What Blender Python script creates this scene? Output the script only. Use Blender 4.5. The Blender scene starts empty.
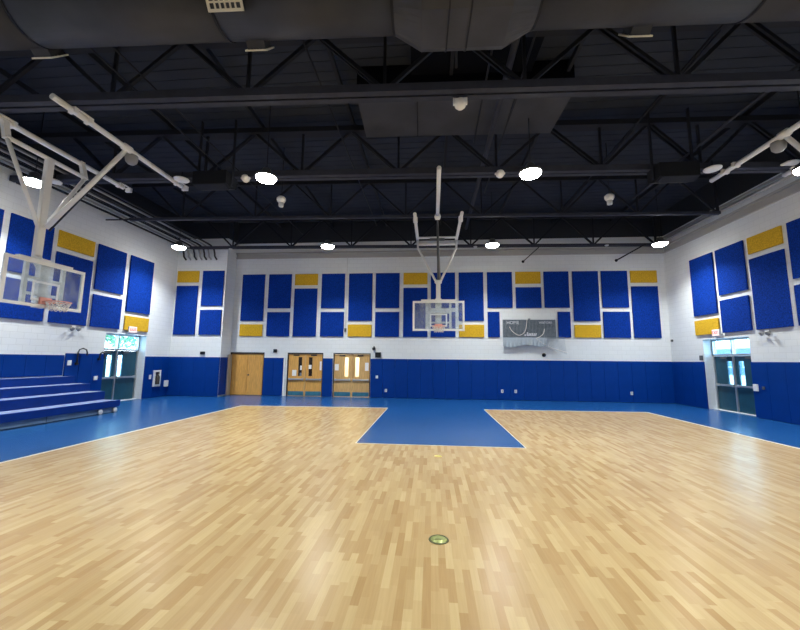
import bpy, bmesh, math, random
from mathutils import Vector, Matrix
random.seed(7)
SC = bpy.context.scene
COL = SC.collection
PI = math.pi

# ------------------------------------------------------------------ materials
def lin(c):
    return tuple(((v/255)/12.92 if v/255 <= .04045 else ((v/255+.055)/1.055)**2.4) for v in c) + (1,)

def mat(name, rgb, rough=.5, metal=0., spec=.5, emit=0., linear=False):
    m = bpy.data.materials.new(name); m.use_nodes = True
    b = m.node_tree.nodes['Principled BSDF']
    c = tuple(rgb)+(1,) if linear else lin(rgb)
    b.inputs['Base Color'].default_value = c
    b.inputs['Roughness'].default_value = rough
    b.inputs['Metallic'].default_value = metal
    b.inputs['Specular IOR Level'].default_value = spec
    if emit:
        b.inputs['Emission Color'].default_value = c
        b.inputs['Emission Strength'].default_value = emit
    return m

def nodes(m):
    nt = m.node_tree
    return nt, nt.nodes, nt.links, nt.nodes['Principled BSDF']

def mottled(name, rgb, amount=.12, scale=20., rough=.6, spec=.3, bump=.0, metal=0., stretch=(1, 1, 1)):
    """base colour with a fine procedural mottling and optional bump"""
    m = mat(name, rgb, rough, metal, spec)
    nt, N, L, b = nodes(m)
    tc = N.new('ShaderNodeTexCoord'); mp = N.new('ShaderNodeMapping'); mp.inputs['Scale'].default_value = stretch
    nz = N.new('ShaderNodeTexNoise'); nz.inputs['Scale'].default_value = scale; nz.inputs['Detail'].default_value = 4
    L.new(tc.outputs['Object'], mp.inputs['Vector']); L.new(mp.outputs['Vector'], nz.inputs['Vector'])
    mx = N.new('ShaderNodeMix'); mx.data_type = 'RGBA'
    c = lin(rgb)
    mx.inputs['A'].default_value = tuple(v*(1-amount) for v in c[:3])+(1,)
    mx.inputs['B'].default_value = tuple(min(1, v*(1+amount)) for v in c[:3])+(1,)
    rp = N.new('ShaderNodeValToRGB'); rp.color_ramp.elements[0].position = .35; rp.color_ramp.elements[1].position = .65
    L.new(nz.outputs['Fac'], rp.inputs['Fac']); L.new(rp.outputs['Color'], mx.inputs['Factor']); L.new(mx.outputs['Result'], b.inputs['Base Color'])
    if bump:
        bp = N.new('ShaderNodeBump'); bp.inputs['Strength'].default_value = bump; bp.inputs['Distance'].default_value = .02
        L.new(nz.outputs['Fac'], bp.inputs['Height']); L.new(bp.outputs['Normal'], b.inputs['Normal'])
    return m

def block_wall(name, swap):
    """painted concrete block, light below 7.95 m and dark roof paint above"""
    m = mat(name, (226, 228, 229), .55, 0, .3)
    nt, N, L, b = nodes(m)
    g = N.new('ShaderNodeNewGeometry'); sp = N.new('ShaderNodeSeparateXYZ'); L.new(g.outputs['Position'], sp.inputs[0])
    cb = N.new('ShaderNodeCombineXYZ')
    L.new(sp.outputs['Y' if swap else 'X'], cb.inputs['X']); L.new(sp.outputs['Z'], cb.inputs['Y'])
    br = N.new('ShaderNodeTexBrick'); br.inputs['Scale'].default_value = 1
    br.inputs['Brick Width'].default_value = .4; br.inputs['Row Height'].default_value = .2
    br.inputs['Mortar Size'].default_value = .008; br.inputs['Mortar Smooth'].default_value = .6
    w = lin((226, 229, 231))
    br.inputs['Color1'].default_value = w; br.inputs['Color2'].default_value = tuple(v*.97 for v in w[:3])+(1,)
    br.inputs['Mortar'].default_value = tuple(v*.86 for v in w[:3])+(1,)
    L.new(cb.outputs[0], br.inputs['Vector'])
    gt = N.new('ShaderNodeMath'); gt.operation = 'GREATER_THAN'; gt.inputs[1].default_value = 7.95
    L.new(sp.outputs['Z'], gt.inputs[0])
    mx = N.new('ShaderNodeMix'); mx.data_type = 'RGBA'; mx.inputs['B'].default_value = (.022, .025, .033, 1)
    L.new(gt.outputs[0], mx.inputs['Factor']); L.new(br.outputs['Color'], mx.inputs['A']); L.new(mx.outputs['Result'], b.inputs['Base Color'])
    bp = N.new('ShaderNodeBump'); bp.inputs['Strength'].default_value = .35; bp.inputs['Distance'].default_value = .01; bp.invert = True
    L.new(br.outputs['Fac'], bp.inputs['Height']); L.new(bp.outputs['Normal'], b.inputs['Normal'])
    return m

def wood_court(name):
    m = mat(name, (215, 180, 120), .27, 0, .4)
    nt, N, L, b = nodes(m)
    g = N.new('ShaderNodeNewGeometry'); sp = N.new('ShaderNodeSeparateXYZ'); L.new(g.outputs['Position'], sp.inputs[0])
    cb = N.new('ShaderNodeCombineXYZ'); L.new(sp.outputs['Y'], cb.inputs['X']); L.new(sp.outputs['X'], cb.inputs['Y'])
    def brick(w, h, off, c1, c2, bias=0.):
        br = N.new('ShaderNodeTexBrick'); br.inputs['Scale'].default_value = 1
        br.inputs['Brick Width'].default_value = w; br.inputs['Row Height'].default_value = h
        br.inputs['Mortar Size'].default_value = 0; br.inputs['Bias'].default_value = bias
        br.offset = off; br.offset_frequency = 2; br.squash = .8; br.squash_frequency = 3
        br.inputs['Color1'].default_value = c1; br.inputs['Color2'].default_value = c2
        L.new(cb.outputs[0], br.inputs['Vector']); return br
    a = brick(.46, .068, .37, lin(WOOD_A), lin(WOOD_B))
    d = brick(.83, .136, .61, (1.02, 1.02, 1.03, 1), (.95, .945, .93, 1))
    mu = N.new('ShaderNodeMix'); mu.data_type = 'RGBA'; mu.blend_type = 'MULTIPLY'; mu.inputs['Factor'].default_value = 1
    L.new(a.outputs['Color'], mu.inputs['A']); L.new(d.outputs['Color'], mu.inputs['B'])
    mp = N.new('ShaderNodeMapping'); mp.inputs['Scale'].default_value = (3, 60, 1)
    L.new(cb.outputs[0], mp.inputs['Vector'])
    nz = N.new('ShaderNodeTexNoise'); nz.inputs['Scale'].default_value = 1; nz.inputs['Detail'].default_value = 3
    L.new(mp.outputs['Vector'], nz.inputs['Vector'])
    rp = N.new('ShaderNodeValToRGB'); rp.color_ramp.elements[0].color = (.86, .85, .82, 1); rp.color_ramp.elements[1].color = (1.08, 1.08, 1.08, 1)
    L.new(nz.outputs['Fac'], rp.inputs['Fac'])
    m2 = N.new('ShaderNodeMix'); m2.data_type = 'RGBA'; m2.blend_type = 'MULTIPLY'; m2.inputs['Factor'].default_value = 1
    L.new(mu.outputs['Result'], m2.inputs['A']); L.new(rp.outputs['Color'], m2.inputs['B']); L.new(m2.outputs['Result'], b.inputs['Base Color'])
    return m

def veneer(name, rgb):
    return mottled(name, rgb, .16, 6, .45, .4, 0, 0, (9, 9, .6))

def clear_glass(name, tint=(.95, .98, 1), gloss=.08):
    m = bpy.data.materials.new(name); m.use_nodes = True
    nt = m.node_tree; N = nt.nodes; L = nt.links; N.clear()
    o = N.new('ShaderNodeOutputMaterial'); t = N.new('ShaderNodeBsdfTransparent'); t.inputs['Color'].default_value = tint+(1,)
    g = N.new('ShaderNodeBsdfGlossy'); g.inputs['Roughness'].default_value = .04
    f = N.new('ShaderNodeLayerWeight'); f.inputs['Blend'].default_value = .35
    ad = N.new('ShaderNodeMath'); ad.operation = 'MULTIPLY_ADD'; ad.inputs[1].default_value = .5; ad.inputs[2].default_value = gloss
    mx = N.new('ShaderNodeMixShader'); L.new(f.outputs['Fresnel'], ad.inputs[0]); L.new(ad.outputs[0], mx.inputs['Fac'])
    L.new(t.outputs[0], mx.inputs[1]); L.new(g.outputs[0], mx.inputs[2]); L.new(mx.outputs[0], o.inputs['Surface'])
    return m

def smoky_glass(name):
    """acrylic backboard: clear with a faint, uneven milky tone"""
    m = bpy.data.materials.new(name); m.use_nodes = True
    nt = m.node_tree; N = nt.nodes; L = nt.links; N.clear()
    o = N.new('ShaderNodeOutputMaterial'); t = N.new('ShaderNodeBsdfTransparent'); t.inputs['Color'].default_value = (.9, .93, .95, 1)
    p = N.new('ShaderNodeBsdfPrincipled'); p.inputs['Base Color'].default_value = lin((196, 205, 214)); p.inputs['Roughness'].default_value = .12
    tc = N.new('ShaderNodeTexCoord'); nz = N.new('ShaderNodeTexNoise'); nz.inputs['Scale'].default_value = 3.5; nz.inputs['Detail'].default_value = 6
    L.new(tc.outputs['Object'], nz.inputs['Vector'])
    rp = N.new('ShaderNodeMapRange'); rp.inputs['From Min'].default_value = .35; rp.inputs['From Max'].default_value = .7
    rp.inputs['To Min'].default_value = .06; rp.inputs['To Max'].default_value = .26
    L.new(nz.outputs['Fac'], rp.inputs['Value'])
    mx = N.new('ShaderNodeMixShader'); L.new(rp.outputs[0], mx.inputs['Fac']); L.new(t.outputs[0], mx.inputs[1]); L.new(p.outputs[0], mx.inputs[2])
    L.new(mx.outputs[0], o.inputs['Surface']); return m

WOOD_A, WOOD_B = (194, 169, 123), (170, 138, 93)
M = {}
M['wall_x'] = block_wall('painted_block_back', False)
M['wall_y'] = block_wall('painted_block_side', True)
M['white'] = mat('white_paint', (226, 228, 229), .5)
M['ledge'] = mat('grey_ledge_paint', (172, 170, 168), .55)
M['deck'] = mottled('dark_roof_paint', (55, 60, 71), .08, 1, .9, .1)
M['steel'] = mottled('dark_steel_paint', (55, 58, 70), .1, 4, .65, .2)
M['web'] = mat('dark_web_paint', (30, 33, 42), .7, 0, .3)
M['duct'] = mottled('dark_duct_paint', (62, 64, 71), .16, 1.2, .6, .3)
M['black'] = mat('black_paint', (14, 17, 24), .6, 0, .3)
M['near_black'] = mat('near_black_matte', (10, 13, 22), .9, 0, .1)  # near-black tone; on the slab over the truss it paints shadow
M['blue_floor'] = mottled('blue_vinyl_floor', (23, 76, 134), .03, .5, .25, .4)
M['court'] = wood_court('wood_court_tiles')
M['line'] = mat('pale_court_line', (218, 208, 188), .4)
M['pad'] = mottled('blue_vinyl_pad', (0, 52, 132), .05, 2, .5, .12)
M['panel_blue'] = mottled('blue_fibre_panel', (9, 50, 138), .34, 26, .9, .1, .5)
M['panel_yellow'] = mottled('yellow_fibre_panel', (206, 164, 46), .16, 26, .9, .1, .4)
M['oak'] = veneer('oak_veneer', (214, 160, 84))
M['maple'] = veneer('maple_veneer', (206, 166, 108))
M['door_teal'] = mottled('dark_teal_door_paint', (28, 72, 92), .1, 4, .4, .4)
M['alu'] = mat('satin_aluminium', (190, 194, 198), .35, .7)
M['frame_dark'] = mat('dark_door_frame', (40, 36, 40), .5)
M['kick'] = mottled('blue_kick_plate', (66, 128, 150), .15, 5, .3, .6, 0, .4)
M['glass'] = clear_glass('window_glass', (.74, .92, 1.))
M['lite_glass'] = clear_glass('clear_door_glass')
M['dark_glass'] = mat('dark_covered_glass', (44, 32, 26), .25)
M['board_glass'] = smoky_glass('backboard_glass')
M['hoop_white'] = mat('white_hoop_paint', (244, 243, 240), .45)
M['hoop_grey'] = mat('grey_hoop_steel', (96, 98, 102), .5, .4)
M['rim'] = mat('faded_orange_rim', (226, 158, 142), .5)
M['net'] = mat('white_net_cord', (226, 220, 214), .8)
M['tread'] = mottled('grey_bleacher_tread', (122, 134, 172), .06, 4, .75, .1)
M['riser'] = mottled('blue_bleacher_board', (6, 50, 132), .08, 3, .45, .2)
M['skirt'] = mottled('grey_bleacher_skirt', (112, 140, 172), .1, 3, .5, .3)
M['rubber'] = mat('black_rubber', (20, 20, 22), .7)
M['conduit_grey'] = mat('grey_conduit', (150, 150, 150), .5)
M['conduit_dark'] = mat('dark_conduit', (26, 28, 34), .6)
M['score'] = mottled('grey_scoreboard_face', (56, 66, 76), .08, 3, .5, .3)
M['score_edge'] = mat('scoreboard_edge', (110, 120, 130), .5)
M['letter'] = mat('white_lettering', (226, 230, 234), .5)
M['mesh'] = mat('grey_net_cord', (176, 186, 196), .8)
M['plate'] = mat('white_plastic', (222, 224, 226), .4)
M['brass'] = mottled('brass_plate', (172, 178, 112), .3, 22, .35, .5, 0, .35)
M['brass_rim'] = mat('dark_brass_ring', (84, 84, 46), .4, .3)
M['gold'] = mat('pale_gold_plate', (236, 214, 128), .3, .3)
M['lens'] = mat('lamp_lens', (255, 250, 240), .5, 0, .5, 1.)
M['exit_face'] = mat('exit_sign_face', (250, 224, 220), .4, 0, .5, .35)
M['exit_red'] = mat('exit_red', (224, 60, 50), .5, 0, .5, .3)
M['frost'] = clear_glass('frosted_bowl', (.75, .77, .8), .25)
M['register'] = mat('cream_register', (218, 214, 198), .5)
M['cream'] = mat('cream_corridor_paint', (240, 226, 196), .6)
M['paper'] = mat('white_paper', (240, 238, 236), .7)
M['dark_void'] = mat('dark_cabinet_glass', (60, 56, 54), .2)
M['red'] = mat('red_extinguisher', (150, 44, 36), .35)
M['pave'] = mottled('pale_concrete_paving', (190, 190, 186), .08, 2, .8, .2)
M['leaf'] = mottled('green_leaves', (86, 150, 104), .3, 3, .7, .2)
M['bark'] = mottled('brown_bark', (92, 74, 58), .2, 8, .9, .1)
M['brick'] = mottled('pale_render', (96, 122, 148), .08, 2, .8, .2)
M['far_glass'] = mat('blue_far_window', (60, 110, 140), .15)

# ------------------------------------------------------------------ mesh builder
class MB:
    def __init__(s): s.bm = bmesh.new()
    def box(s, x0, x1, y0, y1, z0, z1, bev=0.):
        t = bmesh.new(); bmesh.ops.create_cube(t, size=1)
        for v in t.verts:
            v.co = Vector(((x0+x1)/2+v.co.x*(x1-x0), (y0+y1)/2+v.co.y*(y1-y0), (z0+z1)/2+v.co.z*(z1-z0)))
        if bev: bmesh.ops.bevel(t, geom=t.edges[:], offset=bev, segments=2, affect='EDGES', profile=.5)
        return s._add(t)
    def _add(s, t):
        me = bpy.data.meshes.new('t'); t.to_mesh(me); t.free(); s.bm.from_mesh(me); bpy.data.meshes.remove(me); return s
    def bar(s, p, q, w, h, bev=0.):
        """rectangular bar from p to q, w sideways and h upwards"""
        p, q = Vector(p), Vector(q); d = q-p; z = d.normalized()
        up = Vector((0, 0, 1)) if abs(z.z) < .95 else Vector((0, 1, 0))
        x = up.cross(z).normalized(); y = z.cross(x)
        t = bmesh.new(); bmesh.ops.create_cube(t, size=1)
        for v in t.verts:
            c = v.co.copy(); v.co = p+d*(c.z+.5)+x*(c.x*w)+y*(c.y*h)
        if bev: bmesh.ops.bevel(t, geom=t.edges[:], offset=bev, segments=2, affect='EDGES', profile=.5)
        return s._add(t)
    def path(s, pts, r, seg=10, cap=True, close=False):
        pts = [Vector(p) for p in pts]; n = len(pts); rings = []
        rr = r if isinstance(r, (list, tuple)) else [r]*n
        ref = None
        for i, p in enumerate(pts):
            if close: d = pts[(i+1) % n]-pts[i-1]
            else: d = pts[min(i+1, n-1)]-pts[max(i-1, 0)]
            d.normalize()
            if ref is None:
                ref = Vector((0, 0, 1)) if abs(d.z) < .9 else Vector((1, 0, 0))
            x = (ref-d*ref.dot(d)).normalized(); ref = x; y = d.cross(x)
            rings.append([s.bm.verts.new(p+(x*math.cos(2*PI*k/seg)+y*math.sin(2*PI*k/seg))*rr[i]) for k in range(seg)])
        m = n if close else n-1
        for i in range(m):
            a, b = rings[i], rings[(i+1) % n]
            for k in range(seg):
                f = s.bm.faces.new((a[k], a[(k+1) % seg], b[(k+1) % seg], b[k])); f.smooth = True
        if cap and not close:
            s.bm.faces.new(rings[0][::-1]); s.bm.faces.new(rings[-1])
        return s
    def tube(s, p, q, r, seg=12): return s.path([p, q], r, seg)
    def lathe(s, prof, o=(0, 0, 0), seg=24, axis=(0, 0, 1)):
        """revolve (radius, height) pairs round an axis through o"""
        o = Vector(o); a = Vector(axis).normalized(); u = a.orthogonal().normalized(); w = a.cross(u); rings = []
        for r, h in prof:
            if r < 1e-5: rings.append([s.bm.verts.new(o+a*h)])
            else: rings.append([s.bm.verts.new(o+a*h+(u*math.cos(2*PI*k/seg)+w*math.sin(2*PI*k/seg))*r) for k in range(seg)])
        for A, B in zip(rings, rings[1:]):
            for k in range(seg):
                k2 = (k+1) % seg
                if len(A) == 1 and len(B) == 1: continue
                if len(A) == 1: f = (A[0], B[k2], B[k])
                elif len(B) == 1: f = (A[k], A[k2], B[0])
                else: f = (A[k], A[k2], B[k2], B[k])
                s.bm.faces.new(f).smooth = True
        return s
    def loft(s, rings, cap=True):
        R = [[s.bm.verts.new(p) for p in r] for r in rings]; n = len(R[0])
        for A, B in zip(R, R[1:]):
            for k in range(n): s.bm.faces.new((A[k], A[(k+1) % n], B[(k+1) % n], B[k]))
        if cap: s.bm.faces.new(R[0][::-1]); s.bm.faces.new(R[-1])
        return s
    def poly(s, pts, z0, z1):
        """upright prism over a polygon in plan"""
        a = [(x, y, z0) for x, y in pts]; b = [(x, y, z1) for x, y in pts]
        return s.loft([a, b])
    def build(s, name, m, parent=None, org=None):
        bmesh.ops.recalc_face_normals(s.bm, faces=s.bm.faces[:])
        if parent is not None: o0 = ORG[root(parent).name]
        else: o0 = Vector(org) if org is not None else Vector((0, 0, 0))
        for v in s.bm.verts: v.co -= o0
        me = bpy.data.meshes.new(name); s.bm.to_mesh(me); s.bm.free(); me.materials.append(m)
        ob = bpy.data.objects.new(name, me); COL.objects.link(ob)
        if parent is not None: ob.parent = parent
        else: ob.location = o0; ORG[ob.name] = o0
        return ob

ORG = {}
def root(o):
    while o.parent is not None: o = o.parent
    return o
def tag(o, label, cat, group=None, kind=None):
    o['label'] = label; o['category'] = cat
    if group: o['group'] = group
    if kind: o['kind'] = kind
    return o
def thing(name, label, cat, org, group=None, kind=None):
    o = bpy.data.objects.new(name, None); COL.objects.link(o); o.location = org; o.empty_display_size = .2
    ORG[o.name] = Vector(org); return tag(o, label, cat, group, kind)
def struct(name, mb, m, label=None, cat=None, org=None):
    o = mb.build(name, m, None, org); o['kind'] = 'structure'
    if label: o['label'] = label; o['category'] = cat
    return o
def text(name, body, size, loc, rot, m, parent, extrude=.004):
    cu = bpy.data.curves.new(name, 'FONT'); cu.body = body; cu.size = size; cu.extrude = extrude; cu.align_x = 'CENTER'; cu.align_y = 'CENTER'
    tmp = bpy.data.objects.new(name+'_tmp', cu); COL.objects.link(tmp)
    me = bpy.data.meshes.new_from_object(tmp, depsgraph=bpy.context.evaluated_depsgraph_get())
    bpy.data.objects.remove(tmp); bpy.data.curves.remove(cu); me.materials.clear(); me.materials.append(m)
    o = bpy.data.objects.new(name, me); COL.objects.link(o); o.parent = parent
    o.location = Vector(loc)-ORG[root(parent).name]; o.rotation_euler = rot
    return o

# ------------------------------------------------------------------ room dimensions
XL, XR, D, DL = -12.97, 11.225, 18.15, 17.25     # left wall, right wall, back wall, nearer left stretch of the back wall
YB, ZC = -5.2, 9.1                               # wall behind the camera, roof deck
XJ = -10.32                                      # where the back wall steps

# floor: blue vinyl with an inlaid wood court around the blue lane
struct('floor', MB().box(XL-.5, XR+.5, YB-.3, D+.3, -.2, 0), M['blue_floor'], 'blue vinyl floor around the wood court', 'floor')
CX0, CX1, CY0, CY1 = -7.42, 8.03, -4.0, 14.36
LX0, LX1, LY = -1.66, 2.02, 8.26
court = [(CX0, CY0), (CX1, CY0), (CX1, CY1+.3), (LX1, CY1+.08), (LX1, LY), (LX0, LY), (LX0, CY1-.02), (CX0, CY1-.25)]
struct('floor_court', MB().poly(court, -.05, .004), M['court'], 'wood plank sports court with a blue lane cut into it', 'floor')
b = MB(); w = .07
for (p, q) in zip(court, court[1:]+court[:1]):
    if p == court[0] or (p, q) == (court[-1], court[0]) or (p == court[1]) or (p, q) == (court[2], court[3]) or (p, q) == (court[6], court[7]):
        b.bar((p[0], p[1], .004), (q[0], q[1], .004), w, .006)
struct('trim_1', b, M['line'], 'pale line along the outer edge of the wood court', 'court line')
b = MB()
for p, q in ((court[3], court[4]), (court[4], court[5]), (court[5], court[6])):
    b.bar((p[0], p[1], .004), (q[0], q[1], .004), .02, .005)
struct('trim_2', b, M['line'], 'thin pale edge around the blue lane', 'court line')

# walls
def wall_y(name, x0, x1, gaps, label):
    """side wall along Y with door gaps (y0, y1, top)"""
    b = MB(); y = YB-.3
    for a, c, t in gaps:
        b.box(x0, x1, y, a, 0, ZC); b.box(x0, x1, a, c, t, ZC); y = c
    b.box(x0, x1, y, D+.3, 0, ZC)
    struct(name, b, M['wall_y'], label, 'wall')
LD = (13.55, 15.66, 2.82); RD = (13.9, 16.1, 2.80)
wall_y('wall_left', XL-.45, XL, [LD], 'white painted block wall at the left behind the bleachers')
wall_y('wall_right', XR, XR+.45, [RD], 'white painted block wall at the right')
b = MB(); x = XJ
doors = [(XJ, -8.5, 2.17), (-7.28, -5.42, 2.17), (-4.9, -3.0, 2.17)]
for a, c, t in doors:
    if a > x: b.box(x, a, D, D+.3, 0, ZC)
    b.box(a, c, D, D+.3, t, ZC); x = c
b.box(x, XR+.45, D, D+.3, 0, ZC)
struct('wall_back', b, M['wall_x'], 'white painted block back wall behind the glass backboard', 'wall')
struct('wall_jog', MB().box(XL-.45, XJ, DL, D+.3, 0, ZC), M['wall_x'], 'short nearer stretch of white back wall in the left corner', 'wall')
struct('wall_front', MB().box(XL-.45, XR+.45, YB-.3, YB, 0, ZC), M['wall_x'], 'white wall behind the viewer', 'wall')

# roof deck with ribs running across
b = MB(); b.box(XL-.5, XR+.5, YB-.4, D+.4, ZC+.015, ZC+.2)
y = YB
while y < D:
    b.box(XL, XR, y, y+.24, ZC, ZC+.015); y += .32
struct('ceiling', b, M['deck'], 'dark painted ribbed roof deck', 'ceiling')

# ledge bands high on the walls
b = MB()
b.box(XJ, XR, D-.10, D, 7.34, 7.42); b.box(XJ, XR, D-.06, D, 7.10, 7.16); b.box(XJ, XR, D-.03, D, 7.16, 7.34)
struct('trim_3', b, M['ledge'], 'grey ledge band high on the back wall', 'ledge')
b = MB(); b.box(XR-.10, XR, 2, D-.11, 7.34, 7.42); b.box(XR-.06, XR, 2, D-.11, 7.08, 7.14); b.box(XR-.03, XR, 2, D-.11, 7.14, 7.34)
struct('trim_4', b, M['ledge'], 'grey ledge band high on the right wall', 'ledge')

# ------------------------------------------------------------------ wall pads
def pads(axis, face, a, c, toward, label, group, z0=.006, z1=1.9):
    n = max(1, round(abs(c-a)/.61)); st = (c-a)/n
    for i in range(n):
        u0, u1 = a+i*st+.002, a+(i+1)*st-.002
        m = MB()
        if axis == 'x': m.box(u0, u1, min(face, face+toward*.05), max(face, face+toward*.05), z0, z1, .012); o = ((u0+u1)/2, face, z0)
        else: m.box(min(face, face+toward*.05), max(face, face+toward*.05), u0, u1, z0, z1, .012); o = (face, (u0+u1)/2, z0)
        tag(m.build('wall_pad', M['pad'], None, o), label, 'wall pad', group)
pads('x', D, -2.99, XR-.002, -1, 'blue vertical wall pad along the back wall right of the doors', 'wall pads on the back wall')
pads('x', D, -8.49, -7.455, -1, 'blue wall pad between the plain wood door and the postered doors', 'wall pads between plain and postered doors')
pads('x', D, -5.415, -4.905, -1, 'narrow blue wall pad between the two pairs of windowed wood doors', 'wall pad between the windowed doors')
pads('x', DL, XL+.002, XJ, -1, 'blue wall pad in the left corner beneath the small group of panels', 'wall pads in the left corner')
pads('y', XL, 15.67, DL-.052, 1, 'blue wall pad on the left wall beyond the outside door', 'wall pads beyond the left outside door')
pads('y', XL, 12.0, 13.54, 1, 'blue wall pad between the bleachers and the left outside door', 'wall pads beside the bleachers', .006, 1.97)
pads('y', XL, 7.0, 11.95, 1, 'blue wall pad on the left wall above the bleachers', 'wall pads behind the bleachers', 1.19, 1.9)
pads('y', XR, 16.11, D-.052, -1, 'blue wall pad on the right wall between door and back corner', 'wall pads beyond the right outside door')
pads('y', XR, 9.5, 13.89, -1, 'blue wall pad on the right wall nearer than the outside door', 'wall pads nearer than the right outside door')
# return of the jog, padded dark blue
tag(MB().box(XJ, XJ+.05, DL, D-.005, .06, 1.9, .012).build('wall_pad', M['pad'], None, (XJ, DL, .06)), 'blue wall pad on the step in the back wall beside the plain wood door', 'wall pad')

# ------------------------------------------------------------------ acoustic panels
T_PAN = .055
def panel(axis, face, toward, a, c, z0, z1, colour, label, group):
    f0, f1 = sorted((face+toward*.012, face+toward*(.012+T_PAN)))
    m = MB()
    if axis == 'x': m.box(a, c, f0, f1, z0, z1, .008); o = ((a+c)/2, face, z0)
    else: m.box(f0, f1, a, c, z0, z1, .008); o = (face, (a+c)/2, z0)
    t = tag(m.build('mounted_acoustic_panel', M['panel_'+colour], None, o), label, 'acoustic panel', group)
    return t
def column(axis, face, toward, a, c, kind, where, group):
    P = lambda z0, z1, col, lab, aa=a, cc=c: panel(axis, face, toward, aa, cc, z0, z1, col, lab, group)
    if kind == 'T':
        P(3.80, 6.25, 'blue', 'tall blue panel above a yellow one, '+where); P(3.0, 3.61, 'yellow', 'yellow panel below a blue one, '+where)
    elif kind == 'S':
        P(4.45, 6.25, 'blue', 'upper panel of a blue pair, '+where); P(3.0, 4.25, 'blue', 'lower panel of a blue pair, '+where)
    elif kind == 'Y':
        P(5.66, 6.25, 'yellow', 'yellow panel above a blue one, '+where); P(3.0, 5.48, 'blue', 'tall blue panel under a yellow one, '+where)
    elif kind == 'B':
        P(3.80, 6.25, 'blue', 'tall blue acoustic panel, '+where)
G = 'acoustic panels on the back wall'
cols = [(-9.89, 'T'), (-8.45, 'S'), (-7.05, 'Y'), (-5.62, 'S'), (-4.19, 'T'), (-2.80, 'S'), (-1.38, 'Y'), (0.0, 'S'), (1.39, 'T'),
        (2.79, 'A'), (4.17, 'C'), (5.53, 'E'), (6.89, 'T'), (8.24, 'S'), (9.60, 'Y')]
place = ['first column of the main back wall', 'second column from the left end of the back wall', 'third column, over the postered doors',
         'fourth column, left of the wall conduit', 'fifth column, over the bright-windowed doors', 'sixth column from the left on the back wall',
         'column behind the centre backboard left edge', 'column straight behind the centre backboard', 'at the right edge of the centre backboard',
         '', '', '', 'first full column right of the scoreboard', 'second full column right of the scoreboard', 'last column before the right back corner']
for (xa, k), wh in zip(cols, place):
    xc = xa+1.215
    if k in 'TSYB': column('x', D, -1, xa, xc, k, wh, G)
    elif k == 'A':
        panel('x', D, -1, xa, xc, 4.45, 6.25, 'blue', 'blue acoustic panel above the left end of the scoreboard', G)
        panel('x', D, -1, xa, xa+.57, 3.0, 4.25, 'blue', 'narrow blue acoustic panel just left of the scoreboard', G)
    elif k == 'C':
        panel('x', D, -1, xa, xc, 5.65, 6.25, 'yellow', 'yellow acoustic panel above the blue one over the scoreboard', G)
        panel('x', D, -1, xa, xc, 4.44, 5.47, 'blue', 'short blue acoustic panel between yellow panel and scoreboard', G)
    elif k == 'E':
        panel('x', D, -1, xa, xa+1.185, 4.45, 6.25, 'blue', 'blue acoustic panel above the right end of the scoreboard', G)
        panel('x', D, -1, xa+.6, xa+1.185, 3.0, 4.25, 'blue', 'narrow blue acoustic panel just right of the scoreboard', G)
G = 'acoustic panels in the left corner'
column('x', DL, -1, -12.87, -11.73, 'Y', 'left column in the left corner', G)
column('x', DL, -1, -11.52, -10.40, 'S', 'right column in the left corner', G)
G = 'acoustic panels on the left wall'
column('y', XL, 1, 14.33, 15.63, 'T', 'left wall above the outside door', G)
column('y', XL, 1, 12.77, 14.08, 'S', 'left wall, second column from the corner', G)
column('y', XL, 1, 11.24, 12.60, 'Y', 'left wall, behind the near backboard end', G)
column('y', XL, 1, 9.76, 11.05, 'S', 'left wall, behind the near hoop mast', G)
column('y', XL, 1, 8.25, 9.55, 'B', 'left wall, at the picture edge', G)
G = 'acoustic panels on the right wall'
column('y', XR, -1, 15.13, 16.40, 'T', 'right wall, nearest the back corner', G)
column('y', XR, -1, 13.68, 14.96, 'S', 'right wall, second column from the corner', G)
column('y', XR, -1, 12.22, 13.49, 'Y', 'right wall, third column from the corner', G)
column('y', XR, -1, 10.76, 12.03, 'S', 'right wall, at the picture edge', G)

# ------------------------------------------------------------------ interior doors in the back wall
def frame_x(name, a, c, top, y, parent, m):
    k = MB(); k.box(a, a+.05, y, y+.12, 0, top); k.box(c-.05, c, y, y+.12, 0, top); k.box(a, c, y-.01, y+.12, top-.07, top)
    return k.build(name, m, parent)
a, c, t = doors[0]
d = thing('door_1', 'plain oak double door without windows at the left of the back wall', 'door', ((a+c)/2, D+.05, 0), kind='structure')
frame_x('door_frame', a, c, t, D+.02, d, M['frame_dark'])
mid = (a+c)/2
for u0, u1, s in ((a+.05, mid-.006, 1), (mid+.006, c-.05, -1)):
    lf = MB().box(u0, u1, D+.06, D+.105, .01, t-.075, .004).build('door_leaf', M['oak'], d)
    if s == -1:
        MB().lathe([(0, 0), (.03, 0), (.03, .015), (.012, .03), (.012, .05), (.028, .06), (.028, .085), (0, .09)], (u0+.09, D+.06, 1.02), 12, (0, -1, 0)).build('door_knob', M['hoop_grey'], lf)
struct('trim_5', MB().box(-7.45, -7.36, D-.06, D, 0, 1.92, .005), M['white'], 'white upright corner guard left of the postered doors', 'corner guard')
struct('trim_6', MB().box(XJ+.055, XJ+.10, DL+.55, D-.002, 0, 2.05, .005), M['alu'], 'metal corner guard left of the plain oak door', 'corner guard')

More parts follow.
